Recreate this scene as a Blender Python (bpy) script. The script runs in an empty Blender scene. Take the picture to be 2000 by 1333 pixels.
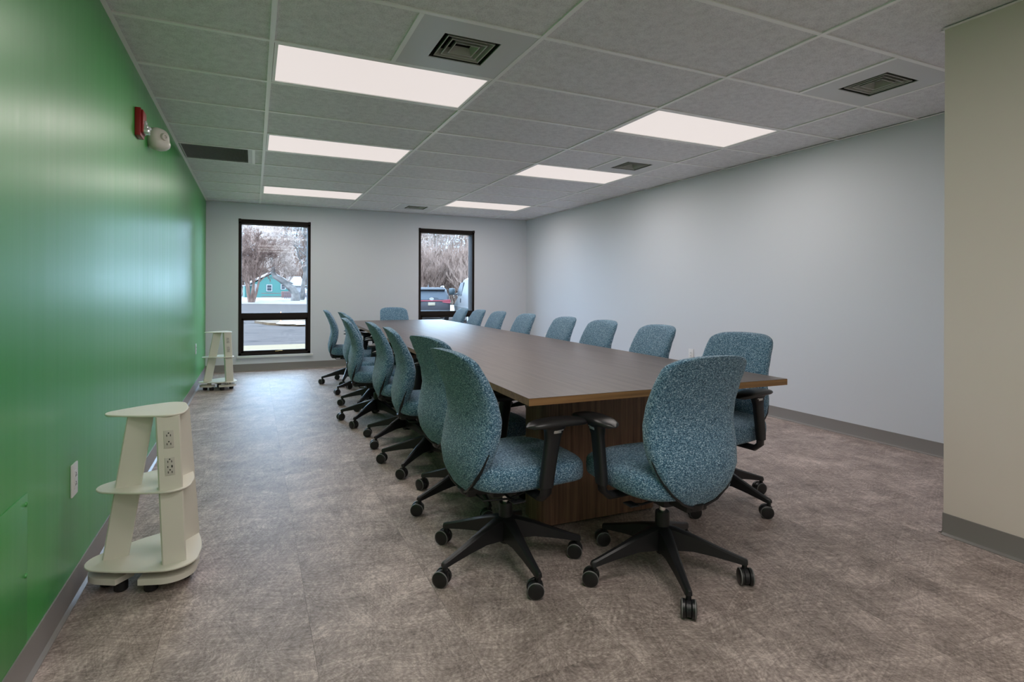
import bpy, bmesh, math, random
from mathutils import Vector, Matrix
PI = math.pi
C = bpy.context.scene.collection
SC = bpy.context.scene
random.seed(7)

# ------------------------------------------------------------------ camera, sky, exposure
CAM_H = 1.15
YAW, ROLL = math.radians(24.742), math.radians(0.19)
FWD = Vector((math.sin(YAW), math.cos(YAW), 0))
RGT = Vector((math.cos(YAW), -math.sin(YAW), 0))
cam_d = bpy.data.cameras.new('camera')
cam_d.sensor_width = 36.0
cam_d.lens = 1094.7 / 2000 * 36.0
cam_d.shift_y = -(666.5 - 570.8) / 2000
cam_d.clip_start = 0.05
cam_d.clip_end = 600
cam = bpy.data.objects.new('camera', cam_d)
C.objects.link(cam)
r3 = RGT * math.cos(ROLL) + Vector((0, 0, 1)) * math.sin(ROLL)
u3 = Vector((0, 0, 1)) * math.cos(ROLL) - RGT * math.sin(ROLL)
m = Matrix((r3, u3, -FWD)).transposed().to_4x4()
m.translation = Vector((0, 0, CAM_H))
cam.matrix_world = m
SC.camera = cam

SC.view_settings.view_transform = 'Standard'
SC.view_settings.look = 'None'
SC.view_settings.gamma = 1.0
SC.view_settings.use_curve_mapping = False
SC.view_settings.exposure = 0.30

w = bpy.data.worlds.new('overcast_sky')
SC.world = w
w.use_nodes = True
nt = w.node_tree
nt.nodes.clear()
o = nt.nodes.new('ShaderNodeOutputWorld')
bg = nt.nodes.new('ShaderNodeBackground')
tc = nt.nodes.new('ShaderNodeTexCoord')
nz = nt.nodes.new('ShaderNodeTexNoise')
nz.inputs['Scale'].default_value = 2.2
nz.inputs['Detail'].default_value = 5
rp = nt.nodes.new('ShaderNodeValToRGB')
rp.color_ramp.elements[0].position = 0.35
rp.color_ramp.elements[0].color = (0.42, 0.66, 1.0, 1)
rp.color_ramp.elements[1].position = 0.65
rp.color_ramp.elements[1].color = (0.60, 0.79, 1.0, 1)
nt.links.new(tc.outputs['Generated'], nz.inputs['Vector'])
nt.links.new(nz.outputs['Fac'], rp.inputs['Fac'])
nt.links.new(rp.outputs['Color'], bg.inputs['Color'])
bg.inputs['Strength'].default_value = 12.0
nt.links.new(bg.outputs[0], o.inputs[0])

LAMP_W = 12.5                    # watts of each ceiling fixture's lamp
LAMP_COL = (1.0, 0.93, 0.88)
DIFFUSER = 0.63

# ------------------------------------------------------------------ materials
def mat(name, col=(.8, .8, .8), rough=.5, metal=0., spec=.5, sheen=0.):
    M = bpy.data.materials.new(name)
    M.use_nodes = True
    b = M.node_tree.nodes['Principled BSDF']
    b.inputs['Base Color'].default_value = (*col, 1)
    b.inputs['Roughness'].default_value = rough
    b.inputs['Metallic'].default_value = metal
    b.inputs['Specular IOR Level'].default_value = spec
    if sheen:
        b.inputs['Sheen Weight'].default_value = sheen
    return M

class NT:
    def __init__(s, M):
        s.t = M.node_tree
        s.b = s.t.nodes['Principled BSDF']
    def n(s, kind, **kw):
        x = s.t.nodes.new('ShaderNode' + kind)
        for k, v in kw.items():
            setattr(x, k, v)
        return x
    def l(s, a, b):
        s.t.links.new(a, b)
    def noise(s, vec, scale, detail=2, rough=.5, dist=0.):
        x = s.n('TexNoise')
        x.inputs['Scale'].default_value = scale
        x.inputs['Detail'].default_value = detail
        x.inputs['Roughness'].default_value = rough
        x.inputs['Distortion'].default_value = dist
        if vec is not None:
            s.l(vec, x.inputs['Vector'])
        return x.outputs['Fac']
    def mapping(s, vec, scale=(1, 1, 1), rot=(0, 0, 0), loc=(0, 0, 0)):
        x = s.n('Mapping')
        x.inputs['Scale'].default_value = scale
        x.inputs['Rotation'].default_value = rot
        x.inputs['Location'].default_value = loc
        s.l(vec, x.inputs['Vector'])
        return x.outputs[0]
    def ramp(s, fac, stops):
        x = s.n('ValToRGB')
        e = x.color_ramp.elements
        while len(e) < len(stops):
            e.new(.5)
        for i, (p, c) in enumerate(stops):
            e[i].position = p
            e[i].color = (*c, 1) if len(c) == 3 else c
        s.l(fac, x.inputs['Fac'])
        return x.outputs['Color']
    def math(s, op, a, b=None, clamp=False):
        x = s.n('Math', operation=op, use_clamp=clamp)
        for i, v in enumerate((a, b)):
            if v is None:
                continue
            if isinstance(v, (int, float)):
                x.inputs[i].default_value = v
            else:
                s.l(v, x.inputs[i])
        return x.outputs[0]
    def mix(s, fac, a, b, mode='MIX'):
        x = s.n('Mix', data_type='RGBA', blend_type=mode)
        for sock, v in ((x.inputs['Factor'], fac), (x.inputs['A'], a), (x.inputs['B'], b)):
            pass
        ins = [i for i in x.inputs if i.enabled]
        for i, v in zip(ins, (fac, a, b)):
            if isinstance(v, (int, float)):
                i.default_value = v
            elif isinstance(v, tuple):
                i.default_value = (*v, 1) if len(v) == 3 else v
            else:
                s.l(v, i)
        return [q for q in x.outputs if q.enabled][0]
    def bump(s, h, strength=.2, dist=.002):
        x = s.n('Bump')
        x.inputs['Strength'].default_value = strength
        x.inputs['Distance'].default_value = dist
        s.l(h, x.inputs['Height'])
        s.l(x.outputs[0], s.b.inputs['Normal'])
    def obj(s):
        return s.n('TexCoord').outputs['Object']
    def pos(s):
        return s.n('NewGeometry').outputs['Position']
    def col(s, c):
        s.l(c, s.b.inputs['Base Color'])

M = {}
def M_fabric():
    m_ = mat('tweed_fabric', rough=.95, spec=.15, sheen=.25)
    t = NT(m_)
    v = t.mapping(t.obj(), (1, 1, 1.5))
    a = t.noise(v, 290, 2.5, .75)
    b = t.noise(v, 140, 2, .6, .4)
    f = t.math('ADD', t.math('MULTIPLY', a, .6), t.math('MULTIPLY', b, .4))
    c = t.ramp(f, [(.37, (.010, .030, .056)), (.45, (.036, .100, .168)), (.53, (.115, .255, .385)), (.62, (.60, .74, .86))])
    t.col(c)
    t.bump(f, .9, .004)
    return m_
M['fabric'] = M_fabric()
M['black'] = mat('black_plastic', (.012, .012, .014), .42, spec=.45)
M['pad'] = mat('black_armrest_urethane', (.016, .016, .018), .38, spec=.5)
M['tyre'] = mat('caster_black', (.010, .010, .011), .35)
M['rim'] = mat('caster_grey_tread', (.16, .16, .16), .5)
M['chrome'] = mat('chrome', (.75, .75, .76), .18, 1.)
M['silver'] = mat('satin_silver', (.62, .62, .62), .3, .8)

def M_floor():
    m_ = mat('scratched_vinyl', rough=.40, spec=.34)
    t = NT(m_)
    oi = t.n('ObjectInfo')
    cx = t.n('CombineXYZ')
    t.l(t.math('MULTIPLY', oi.outputs['Random'], 37.), cx.inputs[0])
    t.l(t.math('MULTIPLY', oi.outputs['Random'], 91.), cx.inputs[1])
    va = t.n('VectorMath', operation='ADD')
    t.l(t.pos(), va.inputs[0]); t.l(cx.outputs[0], va.inputs[1])
    wn = t.n('TexNoise'); wn.inputs['Scale'].default_value = 3.1; wn.inputs['Detail'].default_value = 3
    t.l(va.outputs[0], wn.inputs['Vector'])
    wm = t.n('VectorMath', operation='SCALE'); wm.inputs['Scale'].default_value = .16
    t.l(wn.outputs['Color'], wm.inputs[0])
    w2 = t.n('VectorMath', operation='ADD'); t.l(va.outputs[0], w2.inputs[0]); t.l(wm.outputs[0], w2.inputs[1])
    p = w2.outputs[0]
    lines = None
    for i, (ang, sc, ln) in enumerate(((8, 95, 4), (98, 95, 4), (28, 130, 3.2), (-24, 130, 3.2), (70, 150, 4), (120, 120, 3))):
        v = t.mapping(t.mapping(p, rot=(0, 0, math.radians(ang)), loc=(i * 3.7, i, 0)), (ln, sc, 1))
        q = t.noise(v, 1., 2.5, .6, .25)
        lines = q if lines is None else t.math('ADD', lines, q)
    lines = t.math('DIVIDE', lines, 6.)
    fine = t.noise(p, 210, 2, .6)
    blot = t.noise(p, 5.5, 4, .65)
    f = t.math('ADD', t.math('MULTIPLY', lines, .74), t.math('ADD', t.math('MULTIPLY', fine, .07), t.math('MULTIPLY', blot, .19)))
    c = t.ramp(f, [(.41, (.140, .112, .103)), (.475, (.280, .226, .208)), (.52, (.400, .328, .304)), (.575, (.62, .52, .485))])
    sh = t.math('ADD', .95, t.math('MULTIPLY', oi.outputs['Random'], .10))
    hs = t.n('HueSaturation'); t.l(sh, hs.inputs['Value']); t.l(c, hs.inputs['Color'])
    t.col(hs.outputs[0])
    t.l(t.math('ADD', .40, t.math('MULTIPLY', f, .22)), t.b.inputs['Roughness'])
    t.bump(f, .18, .002)
    return m_
M['floor'] = M_floor()
M['slab'] = mat('floor_joint_dark', (.05, .045, .042), .8)

def M_wall(name, col, rough, spec, streak=.0):
    m_ = mat(name, col, rough, spec=spec)
    t = NT(m_)
    p = t.pos()
    n1 = t.noise(p, 260, 2)
    if streak:
        v = t.mapping(p, (14, 14, .22))
        n2 = t.noise(v, 1.6, 3, .6)
        t.l(t.math('ADD', rough - .06, t.math('MULTIPLY', n2, .14)), t.b.inputs['Roughness'])
        h = t.math('ADD', t.math('MULTIPLY', n1, .5), t.math('MULTIPLY', n2, 1.6))
        t.bump(h, streak, .002)
    else:
        t.bump(n1, .08, .001)
    return m_
M['green'] = M_wall('green_paint', (.036, .310, .054), .33, .95, .035)
M['white'] = M_wall('white_wall_paint', (.645, .675, .73), .55, .35)
M['beige'] = M_wall('warm_white_paint', (.77, .69, .64), .6, .3)
M['base'] = mat('grey_vinyl_base', (.235, .22, .215), .38, spec=.5)
M['whitetrim'] = mat('white_trim', (.72, .74, .74), .4)
M['bronze'] = mat('dark_bronze_frame', (.022, .017, .016), .75, 0., spec=.12)
M['brass'] = mat('dull_brass', (.35, .25, .10), .35, .9)
M['tee'] = mat('white_ceiling_grid', (.96, .96, .97), .28, spec=.9)
def M_tile():
    m_ = mat('mineral_fibre_tile', rough=.5, spec=.8)
    t = NT(m_)
    p = t.pos()
    f = t.math('ADD', t.math('MULTIPLY', t.noise(p, 150, 3, .7), .7), t.math('MULTIPLY', t.noise(p, 22, 2), .3))
    t.col(t.ramp(f, [(.36, (.60, .59, .62)), (.5, (.77, .765, .80)), (.64, (.88, .875, .905))]))
    t.bump(f, .35, .003)
    return m_
M['tile'] = M_tile()
M['plenum'] = mat('plenum_dark', (.06, .06, .06), .9)
def M_diff():
    m_ = mat('lit_diffuser', (.8, .8, .8), .5)
    b = m_.node_tree.nodes['Principled BSDF']
    b.inputs['Base Color'].default_value = (.05, .05, .05, 1)
    b.inputs['Emission Color'].default_value = (1.0, .905, .865, 1)
    b.inputs['Emission Strength'].default_value = DIFFUSER
    return m_
M['diffuser'] = M_diff()
M['ventplate'] = mat('vent_white_enamel', (.66, .67, .69), .32, spec=.5)
M['ventdark'] = mat('duct_dark', (.022, .021, .016), .8)
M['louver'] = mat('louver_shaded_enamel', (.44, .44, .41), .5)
M['grille'] = mat('grille_enamel', (.20, .21, .19), .5)

def M_wood(name, stops, axis, rough, spec=.5, scale=1.):
    m_ = mat(name, rough=rough, spec=spec)
    t = NT(m_)
    s = [38 * scale] * 3
    s[axis] = 1.1 * scale
    v = t.mapping(t.obj(), tuple(s))
    a = t.noise(v, 1., 4, .65, .35)
    s2 = [170 * scale] * 3
    s2[axis] = 5 * scale
    b = t.noise(t.mapping(t.obj(), tuple(s2)), 1., 2, .6)
    f = t.math('ADD', t.math('MULTIPLY', a, .7), t.math('MULTIPLY', b, .3))
    t.col(t.ramp(f, stops))
    t.bump(f, .05, .001)
    return m_
M['top'] = M_wood('walnut_laminate_top', [(.36, (.066, .043, .037)), (.5, (.096, .066, .057)), (.64, (.13, .093, .08))], 1, .33)
M['edge'] = M_wood('golden_edge_band', [(.36, (.17, .085, .032)), (.5, (.25, .132, .052)), (.64, (.32, .18, .078))], 0, .4)
M['ped'] = M_wood('walnut_pedestal', [(.36, (.115, .058, .036)), (.5, (.20, .105, .066)), (.64, (.30, .172, .110))], 2, .42)
M['stand'] = mat('cream_powder_coat', (.75, .72, .64), .38, spec=.45)
M['outlet'] = mat('ivory_plastic', (.60, .57, .52), .35)
M['plate'] = mat('white_plastic', (.74, .74, .75), .3)
M['slot'] = mat('outlet_slot_black', (.008, .008, .008), .6)
M['red'] = mat('alarm_red', (.28, .010, .014), .35)
M['clear'] = mat('strobe_lens', (.75, .78, .80), .08, .55)
M['sensor'] = mat('sensor_ivory', (.62, .60, .54), .35)
def M_glass():
    m_ = bpy.data.materials.new('window_glass')
    m_.use_nodes = True
    t = m_.node_tree
    t.nodes.clear()
    out = t.nodes.new('ShaderNodeOutputMaterial')
    mx = t.nodes.new('ShaderNodeMixShader')
    tr = t.nodes.new('ShaderNodeBsdfTransparent')
    tr.inputs[0].default_value = (.96, .98, .98, 1)
    gl = t.nodes.new('ShaderNodeBsdfGlossy')
    gl.inputs['Roughness'].default_value = .02
    fr = t.nodes.new('ShaderNodeFresnel')
    fr.inputs[0].default_value = 1.45
    ml = t.nodes.new('ShaderNodeMath'); ml.operation = 'MULTIPLY'; ml.inputs[1].default_value = .35
    t.links.new(fr.outputs[0], ml.inputs[0])
    t.links.new(ml.outputs[0], mx.inputs[0])
    t.links.new(tr.outputs[0], mx.inputs[1]); t.links.new(gl.outputs[0], mx.inputs[2])
    t.links.new(mx.outputs[0], out.inputs[0])
    return m_
M['glass'] = M_glass()
# outdoors
def M_asphalt():
    m_ = mat('asphalt', rough=.95, spec=.05)
    t = NT(m_)
    p = t.pos()
    f = t.math('ADD', t.math('MULTIPLY', t.noise(t.mapping(p, (.25, 1.2, 1)), 1.2, 5, .7), .6), t.math('MULTIPLY', t.noise(p, 14, 3), .4))
    base = t.ramp(f, [(.35, (.031, .0225, .019)), (.5, (.045, .033, .028)), (.65, (.056, .041, .035))])
    vo = t.n('TexVoronoi', feature='DISTANCE_TO_EDGE')
    vo.inputs['Scale'].default_value = .75
    t.l(t.mapping(t.mapping(p, (.6, 1.5, 1)), loc=(3, 1, 0)), vo.inputs['Vector'])
    ck = t.ramp(vo.outputs['Distance'], [(.0, (.35, .35, .36)), (.025, (1, 1, 1))])
    t.col(t.mix(1., base, ck, 'MULTIPLY'))
    return m_
M['asphalt'] = M_asphalt()
def M_snow():
    m_ = mat('old_snow', rough=.9, spec=.05)
    t = NT(m_)
    f = t.noise(t.pos(), .35, 5, .6)
    t.col(t.ramp(f, [(.36, (0.088, 0.066, 0.056)), (.46, (0.155, 0.137, 0.136)), (.6, (0.172, 0.151, 0.150))]))
    return m_
M['snow'] = M_snow()
M['cleansnow'] = mat('clean_snow', (.34, .31, .30), .9, spec=.05)
M['concrete'] = mat('sidewalk_concrete', (.115, .080, .046), .9, spec=.05)
def M_noisecol(name, a, b, sc, rough=.9):
    m_ = mat(name, rough=rough, spec=.2)
    t = NT(m_)
    t.col(t.ramp(t.noise(t.pos(), sc, 4, .6), [(.35, a), (.65, b)]))
    return m_
M['drygrass'] = M_noisecol('dry_grass', (0.039, 0.019, 0.008), (0.088, 0.051, 0.023), 3.)
M['bark'] = M_noisecol('grey_bark', (0.121, 0.084, 0.070), (0.277, 0.207, 0.180), .8)
M['darkbark'] = M_noisecol('dark_furrowed_bark', (.05, .045, .042), (.15, .125, .11), .9)
M['twigpale'] = M_noisecol('pale_twigs', (.24, .172, .138), (.38, .29, .245), .3)
M['barkbrown'] = M_noisecol('red_brown_bark', (.075, .040, .030), (.165, .10, .075), .8)
M['twigpink'] = M_noisecol('pinkish_twigs', (.130, .076, .056), (.240, .160, .125), .3)
M['needle'] = M_noisecol('dull_evergreen', (.030, .030, .018), (.075, .070, .045), 1.)
M['teal'] = mat('teal_siding', (0.018, 0.078, 0.064), .7)
M['roofsnow'] = mat('snowy_roof', (0.191, 0.168, 0.168), .8)
M['housewhite'] = mat('white_house_paint', (0.176, 0.155, 0.151), .6)
M['housedark'] = mat('house_window_dark', (0.013, 0.014, 0.017), .2)
M['woodfence'] = mat('weathered_fence', (0.064, 0.050, 0.053), .8)
M['redbrown'] = mat('red_brown_wood', (0.088, 0.040, 0.033), .8)
M['suv'] = mat('dark_grey_car_paint', (.030, .026, .028), .4, 0., spec=.3)
M['suvglass'] = mat('tinted_car_glass', (.030, .034, .042), .4, spec=.25)
M['taillight'] = mat('tail_light_red', (0.153, 0.003, 0.011), .25)
M['cartrim'] = mat('car_black_trim', (.012, .012, .015), .5)
M['caralu'] = mat('car_bright_trim', (.45, .44, .43), .3, .3)
M['licence'] = mat('licence_plate', (0.181, 0.139, 0.091), .5)
M['van'] = mat('white_van_paint', (.105, .098, .095), .4, spec=.3)
M['mirror'] = mat('mirror_grey_green', (0.009, 0.015, 0.017), .3)

# ------------------------------------------------------------------ mesh builder
class MB:
    def __init__(s):
        s.v, s.f, s.mi, s.mats = [], [], [], []
    def _m(s, m_):
        if m_ not in s.mats:
            s.mats.append(m_)
        return s.mats.index(m_)
    def add(s, vs, fs, m_):
        k = len(s.v)
        i = s._m(m_)
        s.v += [tuple(x) for x in vs]
        s.f += [tuple(k + a for a in q) for q in fs]
        s.mi += [i] * len(fs)
        return s
    def box(s, x0, x1, y0, y1, z0, z1, m_, bev=0., M4=None, seg=2):
        if bev <= 0:
            vs = [Vector(p) for p in ((x0, y0, z0), (x1, y0, z0), (x1, y1, z0), (x0, y1, z0), (x0, y0, z1), (x1, y0, z1), (x1, y1, z1), (x0, y1, z1))]
            fs = [(3, 2, 1, 0), (4, 5, 6, 7), (0, 1, 5, 4), (1, 2, 6, 5), (2, 3, 7, 6), (3, 0, 4, 7)]
        else:
            bm = bmesh.new()
            bmesh.ops.create_cube(bm, size=1)
            for q in bm.verts:
                q.co = Vector(((x0 + x1) / 2 + q.co.x * (x1 - x0), (y0 + y1) / 2 + q.co.y * (y1 - y0), (z0 + z1) / 2 + q.co.z * (z1 - z0)))
            bmesh.ops.bevel(bm, geom=bm.edges[:], offset=bev, segments=seg, profile=.6, affect='EDGES')
            bm.verts.index_update()
            vs = [q.co.copy() for q in bm.verts]
            fs = [tuple(q.index for q in f.verts) for f in bm.faces]
            bm.free()
        if M4 is not None:
            vs = [M4 @ q for q in vs]
        return s.add(vs, fs, m_)
    def loft(s, loops, m_, cap0=True, cap1=True, closed=True):
        n = len(loops[0])
        vs = [p for L in loops for p in L]
        fs = []
        for i in range(len(loops) - 1):
            for j in range(n if closed else n - 1):
                a, b = i * n + j, i * n + (j + 1) % n
                fs.append((a, b, b + n, a + n))
        if cap0:
            fs.append(tuple(range(n - 1, -1, -1)))
        if cap1:
            k = (len(loops) - 1) * n
            fs.append(tuple(range(k, k + n)))
        return s.add(vs, fs, m_)
    def tube(s, pts, rad, m_, n=10, cap=True, flat=1.):
        pts = [Vector(p) for p in pts]
        if isinstance(rad, (int, float)):
            rad = [rad] * len(pts)
        loops = []
        up = None
        for i, p in enumerate(pts):
            d = (pts[min(i + 1, len(pts) - 1)] - pts[max(i - 1, 0)]).normalized()
            if up is None:
                up = Vector((0, 0, 1)) if abs(d.z) < .9 else Vector((1, 0, 0))
            a = d.cross(up).normalized()
            b = a.cross(d).normalized()
            up = b
            loops.append([p + (a * math.cos(t) + b * math.sin(t) * flat) * rad[i] for t in [2 * PI * k / n for k in range(n)]])
        return s.loft([list(reversed(L)) for L in loops], m_, cap, cap)
    def lathe(s, prof, m_, n=24, M4=None, cap=True):
        loops = []
        for r, z in prof:
            L = [Vector((r * math.cos(2 * PI * k / n), r * math.sin(2 * PI * k / n), z)) for k in range(n)]
            if M4 is not None:
                L = [M4 @ q for q in L]
            loops.append(L)
        return s.loft(loops, m_, cap, cap)
    def prism(s, poly, z0, z1, m_, bev=0.):
        n = len(poly)
        if bev:
            cx = sum(p[0] for p in poly) / n; cy = sum(p[1] for p in poly) / n
            def sh(p):
                d = Vector((p[0] - cx, p[1] - cy)); L = max(d.length, 1e-6)
                k = (L - bev) / L
                return (cx + d.x * k, cy + d.y * k)
            inn = [sh(p) for p in poly]
            loops = [[Vector((*p, z0)) for p in inn], [Vector((*p, z0 + bev)) for p in poly], [Vector((*p, z1 - bev)) for p in poly], [Vector((*p, z1)) for p in inn]]
        else:
            loops = [[Vector((*p, z0)) for p in poly], [Vector((*p, z1)) for p in poly]]
        return s.loft(loops, m_)
    def build(s, name, parent=None, smooth=True, angle=35, loc=None):
        me = bpy.data.meshes.new(name)
        me.from_pydata(s.v, [], s.f)
        for m_ in s.mats:
            me.materials.append(m_)
        me.polygons.foreach_set('material_index', s.mi)
        if smooth:
            me.polygons.foreach_set('use_smooth', [True] * len(me.polygons))
            try:
                me.set_sharp_from_angle(angle=math.radians(angle))
            except Exception:
                pass
        me.update()
        ob = bpy.data.objects.new(name, me)
        C.objects.link(ob)
        if parent is not None:
            ob.parent = parent
        if loc is not None:
            ob.location = loc
        return ob

def tag(o, label=None, cat=None, group=None, kind=None):
    if label: o['label'] = label
    if cat: o['category'] = cat
    if group: o['group'] = group
    if kind: o['kind'] = kind
    return o
def thing(name, label, cat, loc=(0, 0, 0), rz=0., group=None):
    e = bpy.data.objects.new(name, None)
    e.empty_display_size = .1
    C.objects.link(e)
    e.location = loc
    e.rotation_euler = (0, 0, rz)
    return tag(e, label, cat, group)
def struct(o):
    o['kind'] = 'structure'
    return o
def dup(o, parent=None):
    c = o.copy()
    C.objects.link(c)
    if parent is not None:
        c.parent = parent
    for ch in list(o.children):
        dup(ch, c)
    return c

# ------------------------------------------------------------------ room shell
XL, XR, XN, YF, YB, YN = -.61, 4.38, 3.0, 8.91, -2.41, 1.57
HC = 2.4125
HT = 2.62                        # walls run on above the hung ceiling
floor = MB().box(XL - .2, XR + .2, YB - .2, YF + .2, -.12, -.0022, M['slab']).build('floor', smooth=False)
struct(floor); tag(floor, 'scratched grey-brown vinyl tile floor')
TS = .9144
def rects(a0, a1, b0, b1):
    """split a cell of the plan against the L shape of the room"""
    out = []
    for x0, x1, y0, y1 in ((XL, XN, YB, YF), (XN, XR, YN, YF)):
        u0, u1, v0, v1 = max(a0, x0), min(a1, x1), max(b0, y0), min(b1, y1)
        if u1 - u0 > .015 and v1 - v0 > .015:
            out.append((u0, u1, v0, v1))
    if len(out) == 2 and abs(out[0][2] - out[1][2]) < 1e-6 and abs(out[0][3] - out[1][3]) < 1e-6:
        out = [(out[0][0], out[1][1], out[0][2], out[0][3])]
    return out
tile_meshes = {}
def flat_piece(name, x0, x1, y0, y1, z0, z1, m_, parent, gap=0., bev=0.):
    sx, sy = round(x1 - x0 - gap, 4), round(y1 - y0 - gap, 4)
    key = (name, sx, sy, round(z1 - z0, 4))
    if key not in tile_meshes:
        ob = MB().box(-sx / 2, sx / 2, -sy / 2, sy / 2, 0, z1 - z0, m_, bev, seg=1).build(name, parent, smooth=False)
        tile_meshes[key] = ob.data
    else:
        ob = bpy.data.objects.new(name, tile_meshes[key])
        C.objects.link(ob)
        ob.parent = parent
    ob.location = ((x0 + x1) / 2, (y0 + y1) / 2, z0)
    return ob
nx = int((XR - XL) / (TS / 2)) + 2
for i in range(nx):
    for j in range(-4, 12):
        x0 = -.735 + i * TS / 2
        y0 = j * TS + (TS / 2 if i % 2 else 0) + .12
        for q in rects(x0, x0 + TS / 2, y0, y0 + TS):
            flat_piece('floor_tile', *q, -.002, 0., M['floor'], floor, gap=.0007)

def wall(name, x0, x1, y0, y1, m_, label=None):
    o_ = MB().box(x0, x1, y0, y1, -.1, HT, m_).build(name, smooth=False)
    struct(o_)
    if label: o_['label'] = label
    return o_
wall('wall_left', XL - .15, XL, YB - .15, YF + .25, M['green'], 'green semi-gloss painted wall')
wall('wall_right', XR, XR + .15, YN - .3, YF + .25, M['white'], 'long plain white wall')
wall('wall_near', XN, XR, YB - .15, YN, M['beige'], 'beige-white projecting wall block at the room corner')
wall('wall_back', XL, XN, YB - .15, YB, M['white'])
WZ0, WZ1 = .222, 2.185
WIN = [(-.20, .776), (2.433, 3.402)]
wf = MB()
xs = [XL, WIN[0][0], WIN[0][1], WIN[1][0], WIN[1][1], XR]
for k in range(5):
    if k in (1, 3):
        wf.box(xs[k], xs[k + 1], YF, YF + .2, -.1, WZ0, M['white'])
        wf.box(xs[k], xs[k + 1], YF, YF + .2, WZ1, HT, M['white'])
    else:
        wf.box(xs[k], xs[k + 1], YF, YF + .2, -.1, HT, M['white'])
struct(tag(wf.build('wall_far', smooth=False), 'white end wall with two tall windows'))

def baseboard(name, p0, p1, nrm):
    prof = [(0, 0), (.021, 0), (.021, .003), (.0085, .0105), (.0060, .018), (.0045, .101), (0, .1015)]
    n = Vector(nrm)
    loops = [[Vector((*p, 0)) + n * a + Vector((0, 0, b)) for a, b in prof] for p in (p0, p1)]
    return struct(MB().loft(loops, M['base']).build(name, smooth=True, angle=30))
baseboard('baseboard_left', (XL, YB), (XL, YF), (1, 0, 0))
baseboard('baseboard_far', (XL, YF), (XR, YF), (0, -1, 0))
baseboard('baseboard_right', (XR, YF), (XR, YN), (-1, 0, 0))
baseboard('baseboard_near', (XN, YN), (XN, YB), (-1, 0, 0))
baseboard('baseboard_near_end', (XR, YN), (XN, YN), (0, 1, 0))

# windows
def window(idx, x0, x1):
    yi = YF + .004
    fr = MB()
    fw = .040
    d0, d1 = yi, yi + .19
    fr.box(x0, x0 + fw, d0, d1, WZ0, WZ1, M['bronze'], .003)
    fr.box(x1 - fw, x1, d0, d1, WZ0, WZ1, M['bronze'], .003)
    fr.box(x0, x1, d0, d1, WZ1 - .062, WZ1, M['bronze'], .003)
    fr.box(x0, x1, d0, d1, WZ0, WZ0 + .036, M['bronze'], .003)
    root = struct(fr.build('window_%d' % idx))
    root['label'] = 'tall dark bronze framed window ' + ('beside the green wall' if idx == 1 else 'looking out on parked vehicles')
    MB().box(x0 + fw, x1 - fw, d0 + .005, d0 + .09, .757, .832, M['bronze'], .003).build('mullion', root)
    sa = MB()
    a0, a1, s = x0 + fw, x1 - fw, .030
    zb, zt = WZ0 + .036, .757
    for b in ((a0, a0 + s, zb, zt), (a1 - s, a1, zb, zt), (a0, a1, zt - s, zt), (a0, a1, zb, zb + s)):
        sa.box(b[0], b[1], d0 + .012, d0 + .06, b[2], b[3], M['bronze'], .003)
    sash = sa.build('sash', root)
    MB().box(a0 + s, a1 - s, d0 + .034, d0 + .040, zb + s, zt - s, M['glass']).build('pane', sash, smooth=False)
    MB().box(x0 + fw, x1 - fw, d0 + .05, d0 + .056, .832, WZ1 - .062, M['glass']).build('pane', root, smooth=False)
    xm = (x0 + x1) / 2 + .03
    MB().box(xm - .03, xm + .02, d0 + .002, d0 + .014, zb + .006, zb + .022, M['brass'], .003).tube([(xm, d0 + .004, zb + .016), (xm + .02, d0 - .012, zb + .022), (xm + .07, d0 - .012, zb + .02)], .004, M['brass'], 8).build('latch', root)
    for xx in (x0, x1 - .035):
        MB().box(xx, xx + .035, yi - .018, yi + .004, WZ1 - .040, WZ1 + .004, M['bronze'], .004).build('blind_bracket', root)
    MB().box(x0 - .018, x1 + .035, YF - .028, YF + .02, WZ0 - .034, WZ0, M['whitetrim'], .004).build('sill', root)
window(1, *WIN[0])
window(2, *WIN[1])

# ------------------------------------------------------------------ ceiling
X0, Y0, GX, GY = .080, 3.076, 1.2192, .6096
ceil = struct(tag(MB().box(XL - .1, XR + .1, YB - .1, YF + .2, HT, HT + .1, M['plenum']).build('ceiling', smooth=False), 'hung ceiling of grey speckled tiles in a white metal grid'))
colx = [XL] + [X0 + GX * k for k in range(4)] + [XR]
rows = list(range(-9, 10))
lights = {(1, 0): 'lit ceiling panel next to the large square vent, over the green-wall side of the table',
          (1, 3): 'lit ceiling panel just before the slatted return grille, middle of its row',
          (1, 7): 'lit ceiling panel closest to the window beside the green wall',
          (3, 0): 'lit ceiling panel over the white-wall side, largest in its row',
          (3, 3): 'lit ceiling panel over the white-wall side, beyond a square vent',
          (3, 7): 'lit ceiling panel over the white-wall side, farthest down its row'}
added_lights = {(1, -4): 'added ceiling panel light just above and ahead of the viewpoint, out of the picture', (1, -6): 'added ceiling panel light right over the viewpoint, out of the picture', (1, -8): 'added ceiling panel light by the back wall behind the viewpoint, out of the picture'}  # unseen panels added to brighten the near end of the room
vents = {(1, -1): 'large square ceiling vent beside the first lit panel of the green-wall row',
         (3, -2): 'square ceiling vent by the projecting beige wall corner',
         (3, 2): 'square ceiling vent between two lit panels near the white wall',
         (2, 8): 'small-looking square ceiling vent above the far windows'}
TW = .024
def tee_x(x0, x1, y, name='cross_tee'):
    return flat_piece(name, x0, x1, y - TW / 2, y + TW / 2, HC, HC + .014, M['tee'], ceil)
def tee_y(x, y0, y1, name='main_tee'):
    return flat_piece(name, x - TW / 2, x + TW / 2, y0, y1, HC - .0008, HC + .03, M['tee'], ceil)
for k in range(4):
    for q in rects(colx[k + 1] - .001, colx[k + 1] + .02, YB, YF):
        tee_y(colx[k + 1], q[2], q[3])
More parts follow.
